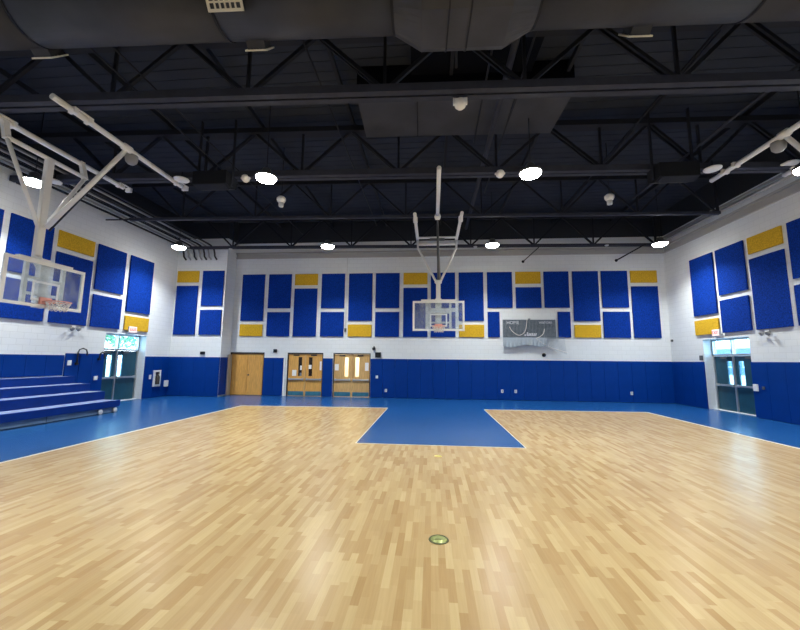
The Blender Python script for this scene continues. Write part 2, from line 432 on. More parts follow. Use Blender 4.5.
def glazed_double(idx, a, c, t, lite, m, label):
    d = thing('door_%d' % idx, label, 'door', ((a+c)/2, D+.05, 0), kind='structure')
    frame_x('door_frame', a, c, t, D+.02, d, M['frame_dark'])
    MB().box((a+c)/2-.03, (a+c)/2+.03, D+.03, D+.13, 0, t-.07).build('mullion', M['maple'], d)
    mid = (a+c)/2
    for u0, u1, s in ((a+.055, mid-.035, 1), (mid+.035, c-.055, -1)):
        l0, l1 = (u1-.33, u1-.14) if s == 1 else (u0+.14, u0+.33)
        k = MB(); y0, y1 = D+.06, D+.105; zl0, zl1 = 1.0, 1.95
        k.box(u0, l0, y0, y1, .01, t-.075); k.box(l1, u1, y0, y1, .01, t-.075); k.box(l0, l1, y0, y1, .01, zl0); k.box(l0, l1, y0, y1, zl1, t-.075)
        lf = k.build('door_leaf', m, d)
        MB().box(l0, l1, D+.075, D+.09, zl0, zl1).build('vision_pane', lite, lf)
        k = MB(); k.box(u0+.03, u1-.03, D-.01, D+.03, .80, .88, .008); k.box(u0+.03, u0+.10, D+.0, D+.06, .78, .90, .006); k.box(u1-.10, u1-.03, D+.0, D+.06, .78, .90, .006)
        k.build('push_bar', M['alu'], lf)
        MB().box(u0+.02, u1-.02, D+.052, D+.06, .03, .24).build('kick_plate', M['kick'], lf)
        MB().box(u0+.25, u0+.55, D+.03, D+.06, t-.15, t-.09, .006).build('door_closer', M['frame_dark'], lf)
    return d
glazed_double(2, *doors[1], M['dark_glass'], M['oak'], 'wood double door with dark covered windows and posted papers')
glazed_double(3, *doors[2], M['lite_glass'], M['maple'], 'wood double door with two bright narrow windows')
def notice(x0, x1, y, z0, z1, label, m='paper'):
    tag(MB().box(x0, x1, y-.006, y, z0, z1).build('paper_notice', M[m], None, ((x0+x1)/2, y, z0)), label, 'notice')
notice(-7.02, -6.80, D+.058, 1.00, 1.30, 'white paper notice low on the left leaf of the postered doors')
notice(-6.62, -6.47, D+.072, 1.30, 1.52, 'white paper on the left window of the postered doors')
notice(-6.63, -6.47, D+.072, 1.0, 1.16, 'grey paper at the bottom of the left postered window', 'score_edge')
notice(-6.18, -6.03, D+.072, 1.36, 1.56, 'white paper across the dark right window of the postered doors')
notice(-5.60, -5.50, D+.058, 1.30, 1.74, 'tall white paper at the right edge of the postered doors')
notice(-4.82, -4.62, D+.058, 1.30, 1.62, 'white paper on the left edge of the bright-windowed doors')
notice(-3.28, -3.10, D+.058, 1.30, 1.70, 'white paper on the right edge of the bright-windowed doors')
# corridor behind the doors
b = MB(); b.box(-10.8, -2.0, D+2.6, D+2.8, 0, 2.9); b.box(-10.9, -10.8, D+.3, D+2.8, 0, 2.9); b.box(-2.1, -2.0, D+.3, D+2.6, 0, 2.9); b.box(-10.9, -2.0, D+.3, D+2.8, 2.9, 3.0); b.box(-10.9, -2.0, D+.3, D+2.8, -.2, 0); b.box(-8.4, -8.3, D+.3, D+2.6, 0, 2.9)
struct('wall_corridor', b, M['cream'], 'cream corridor seen through the narrow door windows', 'corridor')

# ------------------------------------------------------------------ outside doors in the side walls
def outside_door(idx, face, s, y0, y1, top, label, ym):
    """s = +1 opening through the right wall, -1 through the left wall"""
    px = face+s*.36
    X = lambda p, q: tuple(sorted((px+s*p, px+s*q)))
    d = thing('door_%d' % idx, label, 'door', (px, (y0+y1)/2, 0), kind='structure')
    tb = 2.13
    def bx(k, p, q, *r, bev=0): x0, x1 = X(p, q); k.box(x0, x1, *r, bev); return k
    k = MB()
    for u0, u1 in ((y0, y0+.06), (y1-.06, y1)): bx(k, -.05, .08, u0, u1, 0, top)
    bx(k, -.05, .08, y0, y1, top-.06, top); bx(k, -.05, .08, y0, y1, tb, tb+.08); bx(k, -.05, .08, ym-.03, ym+.03, tb+.08, top-.06)
    k.build('door_frame', M['alu'], d)
    for u0, u1 in ((y0+.06, ym-.03), (ym+.03, y1-.06)):
        bx(MB(), .01, .025, u0, u1, tb+.08, top-.06).build('transom_pane', M['glass'], d)
    bx(MB(), -.04, .05, ym-.03, ym+.03, 0, tb).build('mullion', M['alu'], d)
    bx(MB(), -.16, .10, y0, y1, -.01, .02).build('threshold', M['white'], d)  # plain white paints the sunlit strip onto the metal sill
    for u0, u1, near in ((y0+.065, ym-.035, 0), (ym+.035, y1-.065, 1)):
        l0, l1 = (u1-.40, u1-.16) if not near else (u0+.07, u0+.31)
        zl0, zl1 = 1.04, 1.93
        k = MB()
        bx(k, 0, .045, u0, l0, .02, tb-.005); bx(k, 0, .045, l1, u1, .02, tb-.005); bx(k, 0, .045, l0, l1, .02, zl0); bx(k, 0, .045, l0, l1, zl1, tb-.005)
        lf = k.build('door_leaf', M['door_teal'], d)
        bx(MB(), .015, .03, l0, l1, zl0, zl1).build('vision_pane', M['glass'], lf)
        k = MB(); bx(k, -.09, -.05, u0+.03, u1-.03, .96, 1.03, bev=.008)
        for e0, e1 in ((u0+.03, u0+.11), (u1-.11, u1-.03)): bx(k, -.06, 0, e0, e1, .94, 1.05, bev=.006)
        k.build('push_bar', M['alu'], lf)
        bx(MB(), -.07, 0, u0+.25, u0+.55, tb-.11, tb-.03, bev=.006).build('door_closer', M['hoop_grey'], lf)
    return d
outside_door(4, XL, -1, 13.55, 15.66, 2.82, 'dark teal outside double door with transom beside the bleachers', 14.53)
outside_door(5, XR, 1, 13.9, 16.1, 2.80, 'dark teal outside double door with transom in the right wall', 15.11)
# outside
struct('ground_outside', MB().box(-120, XL-.5, -60, 140, -.3, -.06).box(XR+.5, 120, -60, 140, -.3, -.06), M['pave'], 'pale paving outside the glazed doors', 'ground')
def tree(x, y, h, r, seed, label):
    rd = random.Random(seed)
    t = thing('tree', label, 'tree', (x, y, -.06), 'trees outside the left door')
    MB().path([(x, y, -.1), (x+.05, y, h*.3), (x-.04, y+.05, h*.55), (x, y, h*.75)], [.16, .13, .1, .05], 8).build('trunk', M['bark'], t)
    k = MB()
    for i in range(700):
        a, e, q = rd.uniform(0, 2*PI), rd.uniform(-.9, 1.5), rd.random()**.4
        p = Vector((x+r*q*math.cos(a)*math.cos(e), y+r*q*math.sin(a)*math.cos(e), h*.68+r*.9*q*math.sin(e)))
        u = Vector((rd.gauss(0, 1), rd.gauss(0, 1), rd.gauss(0, 1))).normalized(); v = u.orthogonal().normalized(); l = rd.uniform(.10, .2)
        vs = [k.bm.verts.new(p+u*l), k.bm.verts.new(p+v*l*.5), k.bm.verts.new(p-u*l), k.bm.verts.new(p-v*l*.5)]
        k.bm.faces.new(vs)
    k.build('foliage', M['leaf'], t)
tree(-20.5, 21.2, 5.2, 1.7, 3, 'bushy green tree seen through the left half of the left door transom')
tree(-25.5, 30.5, 5.6, 1.9, 4, 'farther green tree seen past the middle of the left door transom')
t = thing('building', 'pale blue-grey low building outside beyond the right door', 'building', (58, 74, 0))
MB().box(52, 70, 62, 92, -.06, 4.4).build('wall', M['brick'], t)
MB().box(51.5, 70.5, 61.5, 92.5, 4.4, 4.9).build('roof', M['white'], t)
for y in (63.5, 68, 72.5, 77, 81.5, 86):
    f = MB().box(51.94, 52.02, y, y+2.6, 1.2, 3.4).build('window', M['white'], t)
    MB().box(51.9, 51.95, y+.15, y+2.45, 1.35, 3.25).build('pane', M['far_glass'], f)

# exit signs
def exit_sign(x, s, y0, y1, z0, z1, label):
    t = thing('exit_sign', label, 'exit sign', (x, (y0+y1)/2, z0))
    f0, f1 = sorted((x-s*.075, x-s*.13))
    MB().box(f0, f1, y0, y1, z0, z1, .008).build('housing', M['plate'], t)
    f0, f1 = sorted((x, x-s*.078))
    MB().box(f0, f1, (y0+y1)/2-.05, (y0+y1)/2+.05, z0+.01, z0+.08).build('mount', M['plate'], t)
    g0, g1 = sorted((x-s*.13, x-s*.136))
    MB().box(g0, g1, y0+.012, y1-.012, z0+.012, z1-.012).build('face', M['exit_face'], t)
    text('lettering', 'EXIT', .17, (x-s*.138, (y0+y1)/2, (z0+z1)/2), (PI/2, 0, -s*PI/2), M['exit_red'], t, .002)
exit_sign(XR, 1, 15.02, 15.40, 2.90, 3.16, 'red lettered exit sign above the right outside door')
exit_sign(XL, -1, 14.50, 14.92, 2.90, 3.17, 'red lettered exit sign above the left outside door')

# ------------------------------------------------------------------ bleachers
t = thing('bleacher', 'blue telescoping bleachers with four grey-topped rows against the left wall', 'bleachers', (-11.8, 7.4, 0))
rows = [(-10.6, .40), (-11.2, .68), (-11.8, .93), (-12.4, 1.17)]
BY0, BY1 = 2.5, 11.88
for i, (x, z) in enumerate(rows):
    xb = rows[i+1][0]-.03 if i < 3 else XL+.03
    MB().box(xb-.02, x, BY0, BY1, z-.035, z, .006).build('seat_board', M['tread'], t)
    z0 = .19 if i == 0 else rows[i-1][1]+.0
    MB().box(x-.02, x+.025, BY0, BY1+.01, z0, z+.004, .008).build('riser', M['riser'], t)
    MB().box(xb, x-.02, BY1-.05, BY1-.01, .05 if i else .19, z-.035).build('end_panel', M['riser'], t)
k = MB()
for a, c in ((BY0, 5.3), (5.32, 9.58), (9.6, BY1-.1)): k.box(-10.72, -10.69, a, c, .015, .19)
k.build('skirt', M['skirt'], t)
for y in (11.75, 11.2):
    MB().lathe([(0, -.02), (.07, -.02), (.08, -.012), (.08, .012), (.07, .02), (0, .02)], (-10.62, y, .08), 16, (1, 0, 0)).build('caster', M['plate'], t)
def handrail(y, z, w, label, drop=.5):
    t = thing('handrail', label, 'handrail', (XL+.10, y, z-drop), 'rail hooks beside the bleachers')
    MB().path([(XL+.10, y, z-drop), (XL+.10, y, z-.06), (XL+.11, y+w*.12, z+.05), (XL+.13, y+w*.5, z+.1), (XL+.15, y+w*.9, z+.05), (XL+.16, y+w, z-.06), (XL+.16, y+w, z-.16)], .024, 8).build('tube', M['conduit_dark'], t)
    MB().box(XL+.05, XL+.13, y-.04, y+.04, z-drop, z-drop+.08).build('bracket', M['conduit_dark'], t)
handrail(12.38, 2.06, .3, 'dark curved rail hook over the wall pads above the bleacher end')
handrail(13.28, 1.94, .14, 'short dark rail hook beside the top of the left outside door', .22)

# ------------------------------------------------------------------ roof trusses
NODES = [-9.75, -6.82, -3.84, -.95, 1.9, 4.87, 7.6, 10.4]
SKEW = .031   # trusses and duct run slightly out of square with the walls
def truss(y, w, h, z0, ztop, label, wr, pair):
    t = thing('roof_truss', label, 'roof truss', (0, y, z0), 'roof trusses')
    t.rotation_euler.z = SKEW
    x0, x1 = (XL+.04, XR-.04) if pair else (-11.9, XR-.75)
    g = .05
    k = MB()
    if pair: k.box(x0, x1, y-w/2, y-g/2, z0, z0+h); k.box(x0, x1, y+g/2, y+w/2, z0, z0+h); k.box(x0, x1, y-g/2, y+g/2, z0+h*.8, z0+h)
    else: k.box(x0, x1, y-w/2, y+w/2, z0, z0+h)
    k.build('bottom_chord', M['steel'], t)
    MB().box(x0, x1, y-w/2, y+w/2, ztop-.15, ztop).build('top_chord', M['web'], t)
    if not pair: MB().tube((XL+.08, y, z0+.05), (x0, y, z0+.05), .03, 8).build('chord_strut', M['steel'], t)
    zb, zt = z0+h-.02, ztop-.1
    for i, n in enumerate(NODES):
        MB().bar((n, y, zb), (n, y, zt), wr*.8, wr*.8).build('web_post', M['web'], t)
        lft = (NODES[i-1]+n)/2 if i else n-1.4
        rgt = (NODES[i+1]+n)/2 if i < len(NODES)-1 else x1-.05
        for e, sgn in ((max(lft, x0+.05), 1), (min(rgt, x1-.05), -1)):
            k = MB()
            if pair and sgn == 1:
                for yy in (-.05, .05): k.bar((n-.03, y+yy, zb), (e+.02, y+yy, zt), wr*.6, wr)
            else: k.bar((n-.03*sgn, y, zb), (e+.02*sgn, y, zt), wr, wr)
            k.build('web_diagonal', M['web'], t)
    return t
truss(.0, .32, .17, 7.2, 8.75, 'dark roof truss above the viewer, out of the top of the picture', .09, True)
truss(6.85, .32, .17, 7.2, 8.75, 'heavy dark roof truss closest to the viewer, just behind the round duct', .075, True)
truss(10.12, .32, .17, 7.2, 8.75, 'heavy dark roof truss carrying the two bright lamps, second behind the duct', .075, True)
truss(13.3, .13, .10, 7.22, 8.75, 'slender dark roof truss third behind the duct', .06, False)
truss(17.0, .15, .12, 7.22, 8.75, 'dark roof truss closest to the back wall', .07, False)
# purlins and runs along the room
for i, x in enumerate((-10.6, -7.9, -5.1, -2.3, .5, 3.3, 6.1, 8.9)):
    tag(MB().box(x-.04, x+.04, YB, D, 8.76, 8.9).build('roof_purlin', M['web'], None, (x, 6, 8.76)), 'dark roof purlin running toward the back wall above the trusses', 'purlin', 'roof purlins')
def run(name, x, z, r, y0, y1, m, label, cat, grp=None):
    tag(MB().tube((x, y0, z), (x, y1, z), r, 10).build(name, M[m], None, (x, y0, z)), label, cat, grp)
run('ceiling_pipe', 1.66, 8.05, .07, 2.0, 16.8, 'steel', 'thickest dark ceiling pipe, running toward the back wall right of centre', 'pipe')
run('ceiling_conduit', 1.22, 8.0, .022, 2, 9.8, 'web', 'thin dark ceiling conduit left of the thick pipe', 'conduit')
run('ceiling_conduit', 1.98, 8.0, .022, 2, 13, 'web', 'thin dark ceiling conduit right of the thick pipe', 'conduit')
run('ceiling_conduit', -5.95, 7.62, .018, 2, 16, 'web', 'thin dark ceiling conduit near the left bright lamp', 'conduit')
run('ceiling_conduit', -6.4, 7.62, .018, 2, 13, 'web', 'thin dark ceiling conduit left of its twin by the left lamp', 'conduit')
run('ceiling_conduit', 7.15, 7.62, .03, 6.9, 13, 'steel', 'dark conduit slanting in view above the right loudspeaker', 'conduit')
run('ceiling_conduit', 5.6, 8.3, .02, 2, 16, 'web', 'thin dark ceiling conduit between the right lamp and loudspeaker', 'conduit')
run('ceiling_conduit', -2.6, 8.3, .02, 2, 16.8, 'web', 'thin dark ceiling conduit left of the flat duct unit', 'conduit')
# conduit bank on the left wall
bank = [(-10.95, 'conduit_dark'), (-11.25, 'conduit_grey'), (-11.5, 'conduit_dark'), (-11.75, 'conduit_grey'), (-12.03, 'conduit_dark'), (-12.35, 'conduit_grey'), (-12.6, 'conduit_dark')]
for i, (x, m) in enumerate(bank):
    z = 7.46
    o = ['innermost', 'second', 'third', 'fourth', 'fifth', 'sixth', 'outermost'][i]
    pts = [(x, 6.1, ZC-.02), (x, 6.1, z+.15), (x, 6.16, z+.04), (x, 6.3, z), (x, 16.5, z), (x+.03, 16.75, z-.04), (x+.07, 16.95, z-.17), (x+.08, 17.02, z-.35), (x+.08, 17.05, z-.5), (x+.08, DL-.02, z-.62)]
    tag(MB().path(pts, .042, 8).build('conduit_pipe', M[m], None, (x, 6.1, z)), '%s %s conduit of the bank along the top of the left wall' % (o, 'grey' if 'grey' in m else 'dark'), 'conduit', 'conduits along the left wall')
for i, (x, z, r) in enumerate(((XR-.20, 7.62, .05), (XR-.12, 7.78, .05), (XR-.34, 7.52, .05))):
    tag(MB().tube((x, 3, z), (x, D-.15, z), r, 8).build('wall_pipe', M['ledge'], None, (x, 3, z)), ['middle grey pipe of three along the top of the right wall', 'grey pipe tight against the top of the right wall', 'grey pipe farthest from the right wall top'][i], 'pipe', 'pipes along the right wall')
# slanting wall braces
for (x0, x1, r, lab) in ((4.58, 5.15, .02, 'thin slanting brace rod from truss to back wall above the scoreboard'), (9.02, 9.85, .03, 'thicker slanting brace rod near the right end of the back wall')):
    t = thing('brace_rod', lab, 'brace', (x0, D-.02, 6.78))
    MB().tube((x0, D-.02, 6.78), (x1, 17.08, 7.26), r, 8).build('rod', M['web'], t)
    MB().lathe([(0, 0), (.07, 0), (.07, .02), (0, .05)], (x0, D, 6.78), 12, (0, -1, 0)).build('mount_plate', M['black'], t)

# ------------------------------------------------------------------ duct
DYc, DZc, DR = 5.37, 7.91, .56
t = thing('air_duct', 'large dark round air duct crossing overhead with a bulging centre section', 'duct', (0, DYc, DZc))
t.rotation_euler.z = SKEW
def ring(x, r, sq, n=40):
    out = []
    for k in range(n):
        a = 2*PI*k/n; c_, s_ = math.cos(a), math.sin(a)
        f = 1 if not sq else 1/max(abs(c_), abs(s_), .62*(abs(c_)+abs(s_)))
        out.append((x, DYc+c_*r*f, DZc+s_*r*f))
    return out
def smooth(o):
    for p in o.data.polygons: p.use_smooth = len(p.vertices) == 4
for x0, x1 in ((XL+.05, -7.0), (-7.0, -3.55), (-3.55, -.62)):
    smooth(MB().loft([ring(x0, DR, 0), ring(x1, DR, 0)]).build('duct_section', M['duct'], t))
MB().loft([ring(-.62, DR, 0), ring(-.15, .70, 1), ring(1.25, .70, 1), ring(1.72, DR, 0)]).build('plenum', M['duct'], t)
for x0, x1 in ((1.72, 5.1), (5.1, XR-.05)):
    smooth(MB().loft([ring(x0, DR, 0), ring(x1, DR, 0)]).build('duct_section', M['duct'], t))
for x in (-7.0, -3.55, -.62, 1.72, 5.1):
    MB().loft([ring(x-.02, DR+.012, 0), ring(x+.02, DR+.012, 0)]).build('seam_band', M['web'], t)
for x in (.28, .62): MB().loft([ring(x-.012, .712, 1), ring(x+.012, .712, 1)]).build('seam_band', M['web'], t)
for x in (.47,):
    MB().tube((x, DYc+.55, 7.0), (x, DYc+.55, ZC), .025, 8).build('hanger_rod', M['web'], t)
def register(x, s, wdt, lab):
    """supply register on the far (+1) or near (-1) lower flank of the duct"""
    n = Vector((0, s*math.cos(.72), -math.sin(.72))); u = Vector((1, 0, 0)); v = n.cross(u)
    c = Vector((x, DYc, DZc))
    P = lambda a, b_, d_: c+u*a+v*b_+n*d_
    def bx(k, a0, a1, b0, b1, d0, d1):
        k.loft([[P(a0, b0, d0), P(a1, b0, d0), P(a1, b1, d0), P(a0, b1, d0)], [P(a0, b0, d1), P(a1, b0, d1), P(a1, b1, d1), P(a0, b1, d1)]]); return k
    h = .17
    bx(MB(), -wdt/2, wdt/2, -h, h, DR-.1, DR+.10).build('register_neck', M['duct'], t)
    k = MB(); e = .04
    bx(k, -wdt/2-e, wdt/2+e, -h-e, -h, DR+.10, DR+.125); bx(k, -wdt/2-e, wdt/2+e, h, h+e, DR+.10, DR+.125)
    bx(k, -wdt/2-e, -wdt/2, -h, h, DR+.10, DR+.125); bx(k, wdt/2, wdt/2+e, -h, h, DR+.10, DR+.125)
    for i in range(1, 6): q = -wdt/2+wdt*i/6; bx(k, q-.012, q+.012, -h, h, DR+.095, DR+.12)
    for i in range(1, 4): q = -h+2*h*i/4; bx(k, -wdt/2, wdt/2, q-.012, q+.012, DR+.09, DR+.115)
    k.build('register_grille', M['register'], t)
for x in (-7.15, -3.1, 3.55): register(x, 1, .32, '')
register(-3.25, -1, .50, ''); register(5.6, -1, .5, '')
# flat duct unit between the first two trusses
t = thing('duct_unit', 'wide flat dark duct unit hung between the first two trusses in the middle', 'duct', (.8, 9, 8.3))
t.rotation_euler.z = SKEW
MB().box(-1.85, 3.42, 8.18, 9.9, 8.3, 8.34).build('bottom_panel', M['duct'], t)
MB().box(-1.85, 3.42, 8.2, 9.9, 8.34, 9.08).build('casing', M['near_black'], t)
k = MB()
for x in (-.35, 2.1): k.box(x-.015, x+.015, 8.19, 9.89, 8.285, 8.3)
k.build('seam', M['web'], t)
MB().box(-.5, 2.4, 6.0, 8.2, 8.8, 9.08).build('shade_slab', M['near_black'], t)  # added slab, its near-black colour stands in for shadow on the deck

# ------------------------------------------------------------------ lamps
LAMP_W, LAMP_SPREAD = 196, 128
LX = (-11.15, -4.46, 2.6, 9.45); LYs = (-4.2, 3.2, 9.17, 15.15); LZ = 6.72
lab_l = {(0, 2): 'bright lamp behind the near left hoop frame', (1, 2): 'very bright lamp at left on the second truss', (2, 2): 'very bright lamp at right on the second truss', (3, 2): 'bright lamp at the right picture edge by the wall',
         (0, 3): 'bright lamp in the far left corner below the conduits', (1, 3): 'bright lamp before the back wall, over the postered doors', (2, 3): 'bright lamp before the back wall, right of the centre hoop', (3, 3): 'bright lamp in the far right corner'}
for j, y in enumerate(LYs):
    if j == 0: continue
    for i, x in enumerate(LX):
        yy = y+.03*x
        t = thing('ceiling_lamp', lab_l.get((i, j), 'bright round lamp overhead outside the picture, column %s' % ('one two three four'.split()[i] + ' of the ' + ('rear', 'near', 'middle', 'far')[j] + ' row')), 'ceiling lamp', (x, yy, LZ), 'ceiling lamps')
        MB().lathe([(0, .26), (.10, .26), (.12, .22), (.14, .10), (.29, .06), (.30, .02), (.285, .0), (.27, .0), (.27, .02), (0, .02)], (x, yy, LZ), 24).build('housing', M['hoop_grey'], t)
        MB().lathe([(.265, .01), (.262, -.02), (.24, -.055), (.18, -.08), (.09, -.092), (0, -.095)], (x, yy, LZ), 24).build('lens', M['lens'], t)
        la = bpy.data.lights.new('lamp_light', 'AREA'); la.shape = 'DISK'; la.size = .40; la.spread = math.radians(LAMP_SPREAD); la.energy = LAMP_W; la.color = (.94, 1., .99)
        lo = bpy.data.objects.new('lamp_light', la); COL.objects.link(lo); lo.parent = t; lo.location = (0, 0, -.10)
        MB().tube((x, yy, LZ+.24), (x, yy, 8.28 if (i, j) == (2, 2) else ZC), .012, 6).build('stem', M['web'], t)

# white domes and sensors
def dome(x, y, z, r, label):
    t = thing('dome_fixture', label, 'dome fixture', (x, y, z), 'white ball-shaped ceiling fixtures')
    MB().lathe([(0, -r), (r*.5, -r*.87), (r*.87, -r*.5), (r, 0), (r*.95, r*.35), (r*.75, r*.6), (0, r*.62)], (x, y, z), 20).build('dome', M['hoop_white'], t)
    k = MB(); k.box(x-r*1.15, x-r*.95, y-.03, y+.03, z-.02, z+r*.8); k.box(x+r*.95, x+r*1.15, y-.03, y+.03, z-.02, z+r*.8); k.box(x-r*1.15, x+r*1.15, y-.03, y+.03, z+r*.75, z+r*.9)
    k.build('yoke', M['hoop_white'], t)
    MB().tube((x, y, z+r*.9), (x, y, 7.3 if z < 7.2 else z+.3), .02, 6).build('mount_stem', M['web'], t)
dome(.60, 6.93, 7.05, .125, 'white ball fixture under the closest truss, near the top middle')
dome(1.98, 10.08, 7.18, .125, 'white ball fixture just left of the right bright lamp')
dome(-5.5, 9.86, 7.18, .125, 'white ball fixture just left of the left bright lamp')
def disc(x, y, z, r, label):
    t = thing('disc_fixture', label, 'disc fixture', (x, y, z), 'flat white disc fixtures')
    MB().lathe([(0, -.02), (r*.9, -.02), (r, 0), (r, .02), (r*.6, .06), (0, .07)], (x, y, z), 24).build('disc', M['hoop_white'], t)
    MB().tube((x, y, z+.06), (x, y, z+.25), .015, 6).build('mount_stem', M['web'], t)
disc(-7.42, 9.72, 7.12, .21, 'flat white disc fixture at the end of the left hoop pipe')
disc(7.70, 10.10, 7.12, .21, 'flat white disc fixture at the end of the right hoop pipe')
disc(-11.37, 9.55, 7.1, .18, 'pale disc fixture beside the lamp behind the left hoop mast')
disc(9.75, 10.2, 7.25, .20, 'pale disc fixture just left of the lamp at the right edge')
def sensor(x, y, z, label):
    t = thing('pendant_sensor', label, 'sensor', (x, y, z), 'white pendant sensors')
    MB().lathe([(0, .16), (.10, .15), (.15, .10), (.15, .03), (.12, -.03), (.09, -.06), (0, -.06)], (x, y, z), 20).build('dome', M['hoop_white'], t)
    MB().lathe([(0, -.06), (.085, -.06), (.08, -.18), (.07, -.2), (0, -.2)], (x, y, z), 16).build('lens_barrel', M['plate'], t)
    MB().tube((x, y, z+.15), (x, y, ZC), .014, 6).build('stem', M['web'], t)
sensor(-5.05, 11.4, 7.15, 'white pendant sensor with stub below, right of the left bright lamp')
sensor(5.83, 11.9, 7.15, 'white pendant sensor with stub below, right of the right bright lamp')
def small(name, x0, x1, y0, y1, z0, z1, m, label, cat, bev=.008):
    return tag(MB().box(x0, x1, y0, y1, z0, z1, bev).build(name, M[m], None, ((x0+x1)/2, (y0+y1)/2, z0)), label, cat)
for (x, y, lab) in ((8.1, 17.05, 'small white detector on the last truss toward the right'), (-5.2, 16.8, 'small white detector left of the lamp over the postered doors'), (2.1, 16.95, 'small white detector left of the lamp right of the centre hoop'), (-9.85, 16.7, 'small white detector under the truss by the wall step')):
    tag(MB().lathe([(0, -.06), (.06, -.055), (.09, -.02), (.09, 0), (0, 0)], (x, y, 7.22), 16).build('ceiling_detector', M['plate'], None, (x, y, 7.22)), lab, 'detector')

# loudspeakers
def speaker(x, y, label, dz=-.2):
    t = thing('loudspeaker', label, 'loudspeaker', (x, y, 6.85+dz), 'black ceiling loudspeakers')
    x0, x1 = x-.50, x+.50
    sec = [(y-.28, 7.3), (y+.28, 7.3), (y+.28, 6.98), (y-.02, 6.86), (y-.28, 6.92)]
    sec = [(a, b_+dz) for a, b_ in sec]
    MB().loft([[(x0, a, b_) for a, b_ in sec], [(x1, a, b_) for a, b_ in sec]]).build('cabinet', M['black'], t)
    MB().loft([[(x0+.04, a, b_) for a, b_ in ((y-.27, 6.915+dz), (y-.03, 6.855+dz), (y-.03, 6.84+dz), (y-.28, 6.90+dz))], [(x1-.04, a, b_) for a, b_ in ((y-.27, 6.915+dz), (y-.03, 6.855+dz), (y-.03, 6.84+dz), (y-.28, 6.90+dz))]]).build('grille', M['web'], t)
    for e in (x0-.03, x1+.01): MB().box(e, e+.02, y-.05, y+.05, 6.95+dz, 8.8).build('mount_bracket', M['web'], t)
speaker(-6.22, 9.5, 'black loudspeaker box hung left of the left bright lamp')
speaker(6.52, 9.88, 'black loudspeaker box hung at right, left of the right hoop pipe')

# ------------------------------------------------------------------ basketball hoops
def hoop_board(t, O, a, f):
    """backboard, rim and net; O = centre of the board's lower edge, a = sideways, f = toward the court"""
    O, a, f = Vector(O), Vector(a), Vector(f); zv = Vector((0, 0, 1))
    P = lambda u, v, w_: O+a*u+f*v+zv*w_
    def bx(k, u0, u1, v0, v1, w0, w1):
        k.loft([[P(u0, v0, w0), P(u1, v0, w0), P(u1, v1, w0), P(u0, v1, w0)], [P(u0, v0, w1), P(u1, v0, w1), P(u1, v1, w1), P(u0, v1, w1)]]); return k
    W, H = .915, 1.07
    brd = bx(MB(), -W+.03, W-.03, -.006, .006, .03, H-.03).build('backboard', M['board_glass'], t)
    k = MB(); e = .07
    bx(k, -W, W, -.025, .02, 0, e); bx(k, -W, W, -.025, .02, H-e, H); bx(k, -W, -W+e, -.025, .02, e, H-e); bx(k, W-e, W, -.025, .02, e, H-e)
    k.build('board_frame', M['hoop_white'], brd)
    k = MB(); e = .05; u, w0, w1 = .305, .15, .61
    bx(k, -u, u, .007, .010, w0, w0+e); bx(k, -u, u, .007, .010, w1-e, w1); bx(k, -u, -u+e, .007, .010, w0+e, w1-e); bx(k, u-e, u, .007, .010, w0+e, w1-e)
    k.build('target_square', M['letter'], brd)
    # steel carrier frame behind the glass
    k = MB()
    for u in (-.42, .42): bx(k, u-.04, u+.04, -.10, -.03, .05, H)
    for w_ in (.30, .66): bx(k, -.42, .42, -.09, -.04, w_-.03, w_+.03)
    bx(k, -.62, .62, -.13, -.03, H-.04, H+.06)
    k.build('carrier_frame', M['hoop_white'], t)
    bx(MB(), -.11, .11, -.20, -.07, .0, H+.1).build('mast_foot', M['hoop_white'], t)
    # rim, plate, net
    k = MB(); bx(k, -.13, .13, .01, .05, .08, .24); bx(k, -.09, .09, .05, .17, .11, .15)
    pl = k.build('rim_plate', M['rim'], t)
    R, z = .229, .13; c = P(0, .05+.152+R-.05, z)
    pts = [c+a*(R*math.cos(2*PI*i/28))+f*(R*math.sin(2*PI*i/28)) for i in range(28)]
    rim = MB().path(pts, .013, 8, close=True).build('rim', M['rim'], t)
    k = MB(); n = 12; lev = [(R, 0), (R*.9, -.055), (R*.8, -.11), (R*.72, -.165), (R*.68, -.21)]
    q = lambda i, l: c+a*(lev[l][0]*math.cos(2*PI*(i+.5*l)/n))+f*(lev[l][0]*math.sin(2*PI*(i+.5*l)/n))+zv*lev[l][1]
    for l in range(4):
        for i in range(n):
            k.path([q(i, l), q(i, l+1)], .008, 5); k.path([q(i, l), q(i-1, l+1)], .008, 5)
    k.build('net', M['net'], t)
    return P
PIPE = .064
# centre hoop, hung before the back wall and facing the viewer
t = thing('basketball_hoop', 'ceiling-hung basketball hoop with glass backboard before the back wall in the centre', 'basketball hoop', (.27, 13, 2.88), 'basketball hoops')
cx = .27
hoop_board(t, (cx, 12.9, 2.88), (1, 0, 0), (0, -1, 0))
MB().bar((cx, 13.06, 3.7), (cx, 13.1, 4.75), .16, .12, .02).build('mast', M['hoop_white'], t)
MB().lathe([(.11, 0), (.13, .03), (.13, .09), (.11, .12)], (cx, 13.1, 4.62), 16).build('mast_collar', M['hoop_white'], t)
for s in (-1, 1):
    MB().path([(cx+s*.85, 12.7, 7.13), (cx+s*.85, 15.75, 7.13)], PIPE, 12).build('side_pipe', M['hoop_white'], t)
    MB().path([(cx+s*.85, 15.6, 7.10), (cx+s*.82, 15.3, 6.65), (cx+s*.10, 13.15, 4.75)], .045, 12).build('frame_arm', M['hoop_white'], t)
    MB().box(cx+s*.85-.08, cx+s*.85+.08, 13.2, 13.4, 7.05, 7.22, .01).build('pipe_clamp', M['hoop_white'], t)
MB().tube((cx-.85, 15.25, 7.1), (cx+.85, 15.25, 7.1), .05, 12).build('cross_pipe', M['hoop_white'], t)
